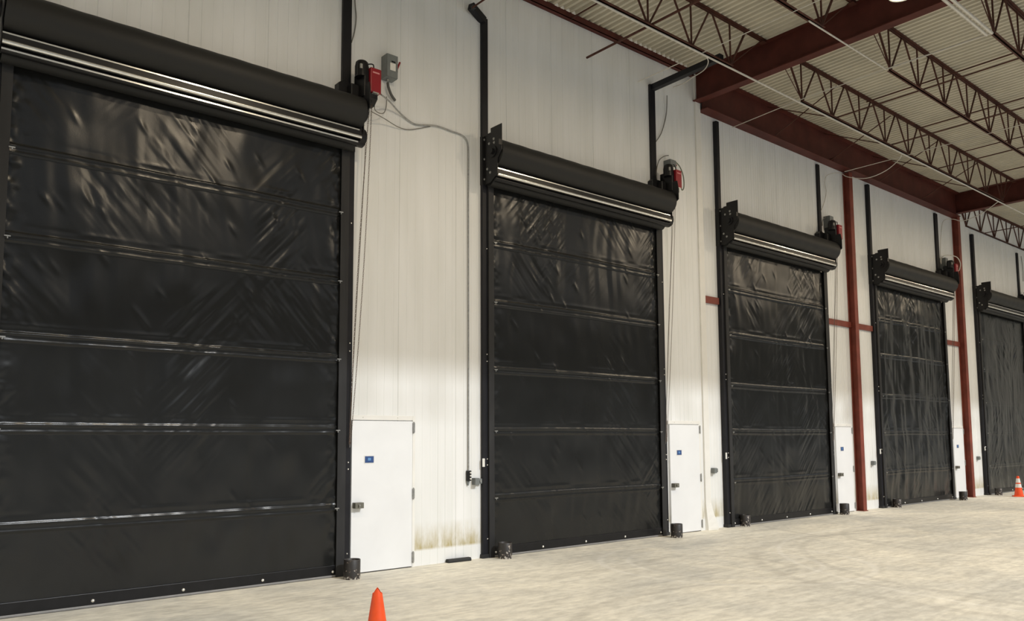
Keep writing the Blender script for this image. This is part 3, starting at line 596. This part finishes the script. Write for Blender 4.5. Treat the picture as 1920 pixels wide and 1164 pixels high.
def pushbutton(x, y, z):
    o = thing('control_station', 'black push-button station at the foot of the conduit on the white wall', 'control switch', (x, y, z))
    def put(m, nm, mt, **kw): q = m.build(nm, mt, **kw); q.parent = o; return q
    put(MB().box(-.038, .038, -.055, 0, -.085, .085), 'station_body', MBLK, bevel=.005)
    for k, zz in enumerate((.05, 0, -.05)):
        put(MB().lathe([(0, -.068), (.013, -.068), (.015, -.055), (.015, -.05)], 14, (.015, 0, zz), 'y'), 'button', MLBL, smooth=True)
    put(MB().prism([(-.035, -.085), (.02, -.085), (.0, -.16), (-.02, -.16)], 'y', -.03, 0), 'cord_grip', MGRY)
pushbutton(8.09, NW, 1.41)
def wall_latch(x, y, z, label, s=1):
    o = thing('wall_latch', label, 'latch', (x, y, z), 'grey door latches on the wall')
    def put(m, nm, mt, **kw): q = m.build(nm, mt, **kw); q.parent = o; return q
    put(MB().box(-.07, .02, -.10, 0, -.055, .06), 'latch_body', MGRY, bevel=.005)
    put(MB().box(.02, .095, -.07, -.05, -.035, .045).box(.02, .095, -.05, 0, -.04, -.03), 'strike_arm', MGRY, bevel=.003)
    put(MB().lathe([(0, -.02), (.016, -.02), (.016, .03), (0, .03)], 12, (.05, -.075, .005), 'y'), 'roller', MSTL, smooth=True)
wall_latch(8.245, NW, 1.31, 'grey metal latch on the wall right of the push-button station')
wall_latch(14.93, FW, 1.30, 'grey metal latch on the ribbed wall left of door three')
wall_latch(22.33, FW, 1.30, 'dark grey latch on the wall between first red column and door four')
wall_latch(29.85, FW, 1.30, 'dark grey latch on the wall left of door five')

# ------------------------------------------------------------------ pipe bollards
bol = [(5.76, -0.42, .275, 'dark pipe stub in front of the first white service door'), (8.66, -0.35, .26, 'scuffed dark pipe stub at the left foot of door two'),
       (13.03, -0.47, .27, 'dark pipe stub at the right foot of door two'), (15.86, -0.17, .25, 'battered pipe stub at the left foot of door three'),
       (20.09, -0.31, .28, 'black pipe stub at the right foot of door three'), (23.21, -0.25, .24, 'battered pipe stub at the left foot of door four'),
       (27.32, -0.45, .27, 'black pipe stub at the right foot of door four'), (30.53, -0.37, .24, 'dark pipe stub at the left foot of door five')]
for x, y, h, lb in bol:
    R = .118
    o = MB().lathe([(R-.012, 0), (R, 0), (R, h-.004), (R-.003, h), (R-.009, h), (R-.012, h-.004), (R-.012, .02), (0, .02)], 36).build('pipe_bollard', MPIPE, smooth=True)
    o.location = (x, y, FZ); o.rotation_euler = (0, 0, x*1.7); tag(o, lb, 'bollard', 'short steel pipe stubs in the floor')
# rubber bumper lying at the wall
o = MB().prism([(-.05, 0), (.05, 0), (.05, .03), (.035, .055), (-.035, .055), (-.05, .03)], 'x', -.22, .22).build('rubber_bumper', MRUB, bevel=.006)
o.location = (7.86, -.13, FZ); o.rotation_euler = (0, 0, -.06); tag(o, 'black rubber bumper block lying on the floor against the white wall', 'bumper')

# ------------------------------------------------------------------ traffic cones
def cone(x, y, h, label, bands, rot):
    o = thing('traffic_cone', label, 'traffic cone', (x, y, FZ)); o.rotation_euler = (0, 0, rot)
    def rad(z): return .135-(.135-.036)*(z-.03)/(h-.03)
    n = 14; m = MB()
    if bands: prof = [(rad(.03)+.02, .03), (rad(.05), .045)]+[(rad(.05+(h-.05)*k/n), .05+(h-.05)*k/n) for k in range(n+1)]+[(.022, h), (.022, h-.03), (.11, .04)]
    else: prof = [(rad(.03)+.02, .03), (rad(.05), .045)]+[(rad(.05+(h-.05)*k/n), .05+(h-.05)*k/n) for k in range(n+1)]
    m.lathe(prof, 40)
    if not bands:      # torn, pinched tip
        m.v = [(a, b, z) if z < h-.005 else (a*1.0, b*1.0, z-.0) for a, b, z in m.v]
        top = [(rad(h)*math.cos(2*math.pi*i/40), rad(h)*math.sin(2*math.pi*i/40), h-.050*abs(math.sin(2*math.pi*i/40-math.atan2(-6.34, -3.76)+rot))**1.25) for i in range(40)]
        k = len(prof)
        for i in range(40): m.v[i*k+k-1] = (top[i][0]*.98, top[i][1]*.98, top[i][2]+.0)
    c = m.build('cone_body', MORG, smooth=True); c.parent = o
    q = MB().lathe([(0, h-.09), (rad(h-.09)-.006, h-.09), (rad(h-.07)-.006, h-.07)], 24).build('cone_mouth', MDKO, smooth=True); q.parent = o
    s = .18; m = MB().prism([(-s, -s+.04), (-s+.04, -s), (s-.04, -s), (s, -s+.04), (s, s-.04), (s-.04, s), (-s+.04, s), (-s, s-.04)], 'z', 0, .03)
    b = m.build('cone_base', MORG, bevel=.008); b.parent = o
    for z0, z1 in bands:
        q = MB().lathe([(rad(z0)+.0025, z0), (rad(z1)+.0025, z1)], 40).build('reflective_collar', MBAND, smooth=True); q.parent = o
cone(3.76, -4.50, .66, 'plain orange traffic cone with torn tip at the bottom of the view', [], .3)
cone(30.25, -1.07, .68, 'orange traffic cone with two white reflective bands in front of door five', [(.30, .42), (.46, .60)], .5)

# ------------------------------------------------------------------ high bay lamps
def lamp(x, y, z, label):
    o = thing('high_bay_lamp', label, 'ceiling lamp', (x, y, z), 'high bay lamps under the roof')
    def put(m, nm, mt, **kw): q = m.build(nm, mt, **kw); q.parent = o; return q
    put(MB().lathe([(.0, .20), (.07, .20), (.09, .12), (.19, .06), (.205, .0), (.195, .0), (.18, .05), (0, .06)], 36), 'lamp_housing', MGRY, smooth=True)
    em = bpy.data.materials.get('lamp_glow') or mat('lamp_glow', (1, 1, 1))
    b = em.node_tree.nodes['Principled BSDF']; b.inputs['Emission Color'].default_value = (*LAMP_COL, 1); b.inputs['Emission Strength'].default_value = 12
    put(MB().lathe([(0, .008), (.18, .012), (.18, .02), (0, .02)], 36), 'lamp_lens', em, smooth=True)
    put(MB().tube([(0, 0, .2), (0, 0, ZD-z)], .008, 6), 'hanger_rod', MSTL)
    ld = bpy.data.lights.new('lamp_light', 'AREA'); ld.shape = 'DISK'; ld.size = .36; ld.energy = LAMP_W; ld.color = LAMP_COL; ld.spread = math.radians(180)
    lo = bpy.data.objects.new('lamp_light', ld); col.objects.link(lo); lo.parent = o; lo.location = (0, 0, -.01)
LM = [(-2.6, -5.48), (5.1, -5.48), (12.77, -5.48), (20.4, -5.48), (26.5, -5.48), (32.6, -5.48), (38.7, -5.48), (6, -9.0), (14.5, -9.0), (23, -9.0), (31, -9.0)]  # front row is added, unseen, to light the upper wall more evenly
for i, (x, y) in enumerate(LM):
    lamp(x, y, 9.1, 'round high-bay lamp hanging from the roof, %s of the %s row from the left' % (ORD[i if i < 7 else i-7].replace('nearest', 'first'), 'wall-side' if i < 7 else 'added unseen front'))
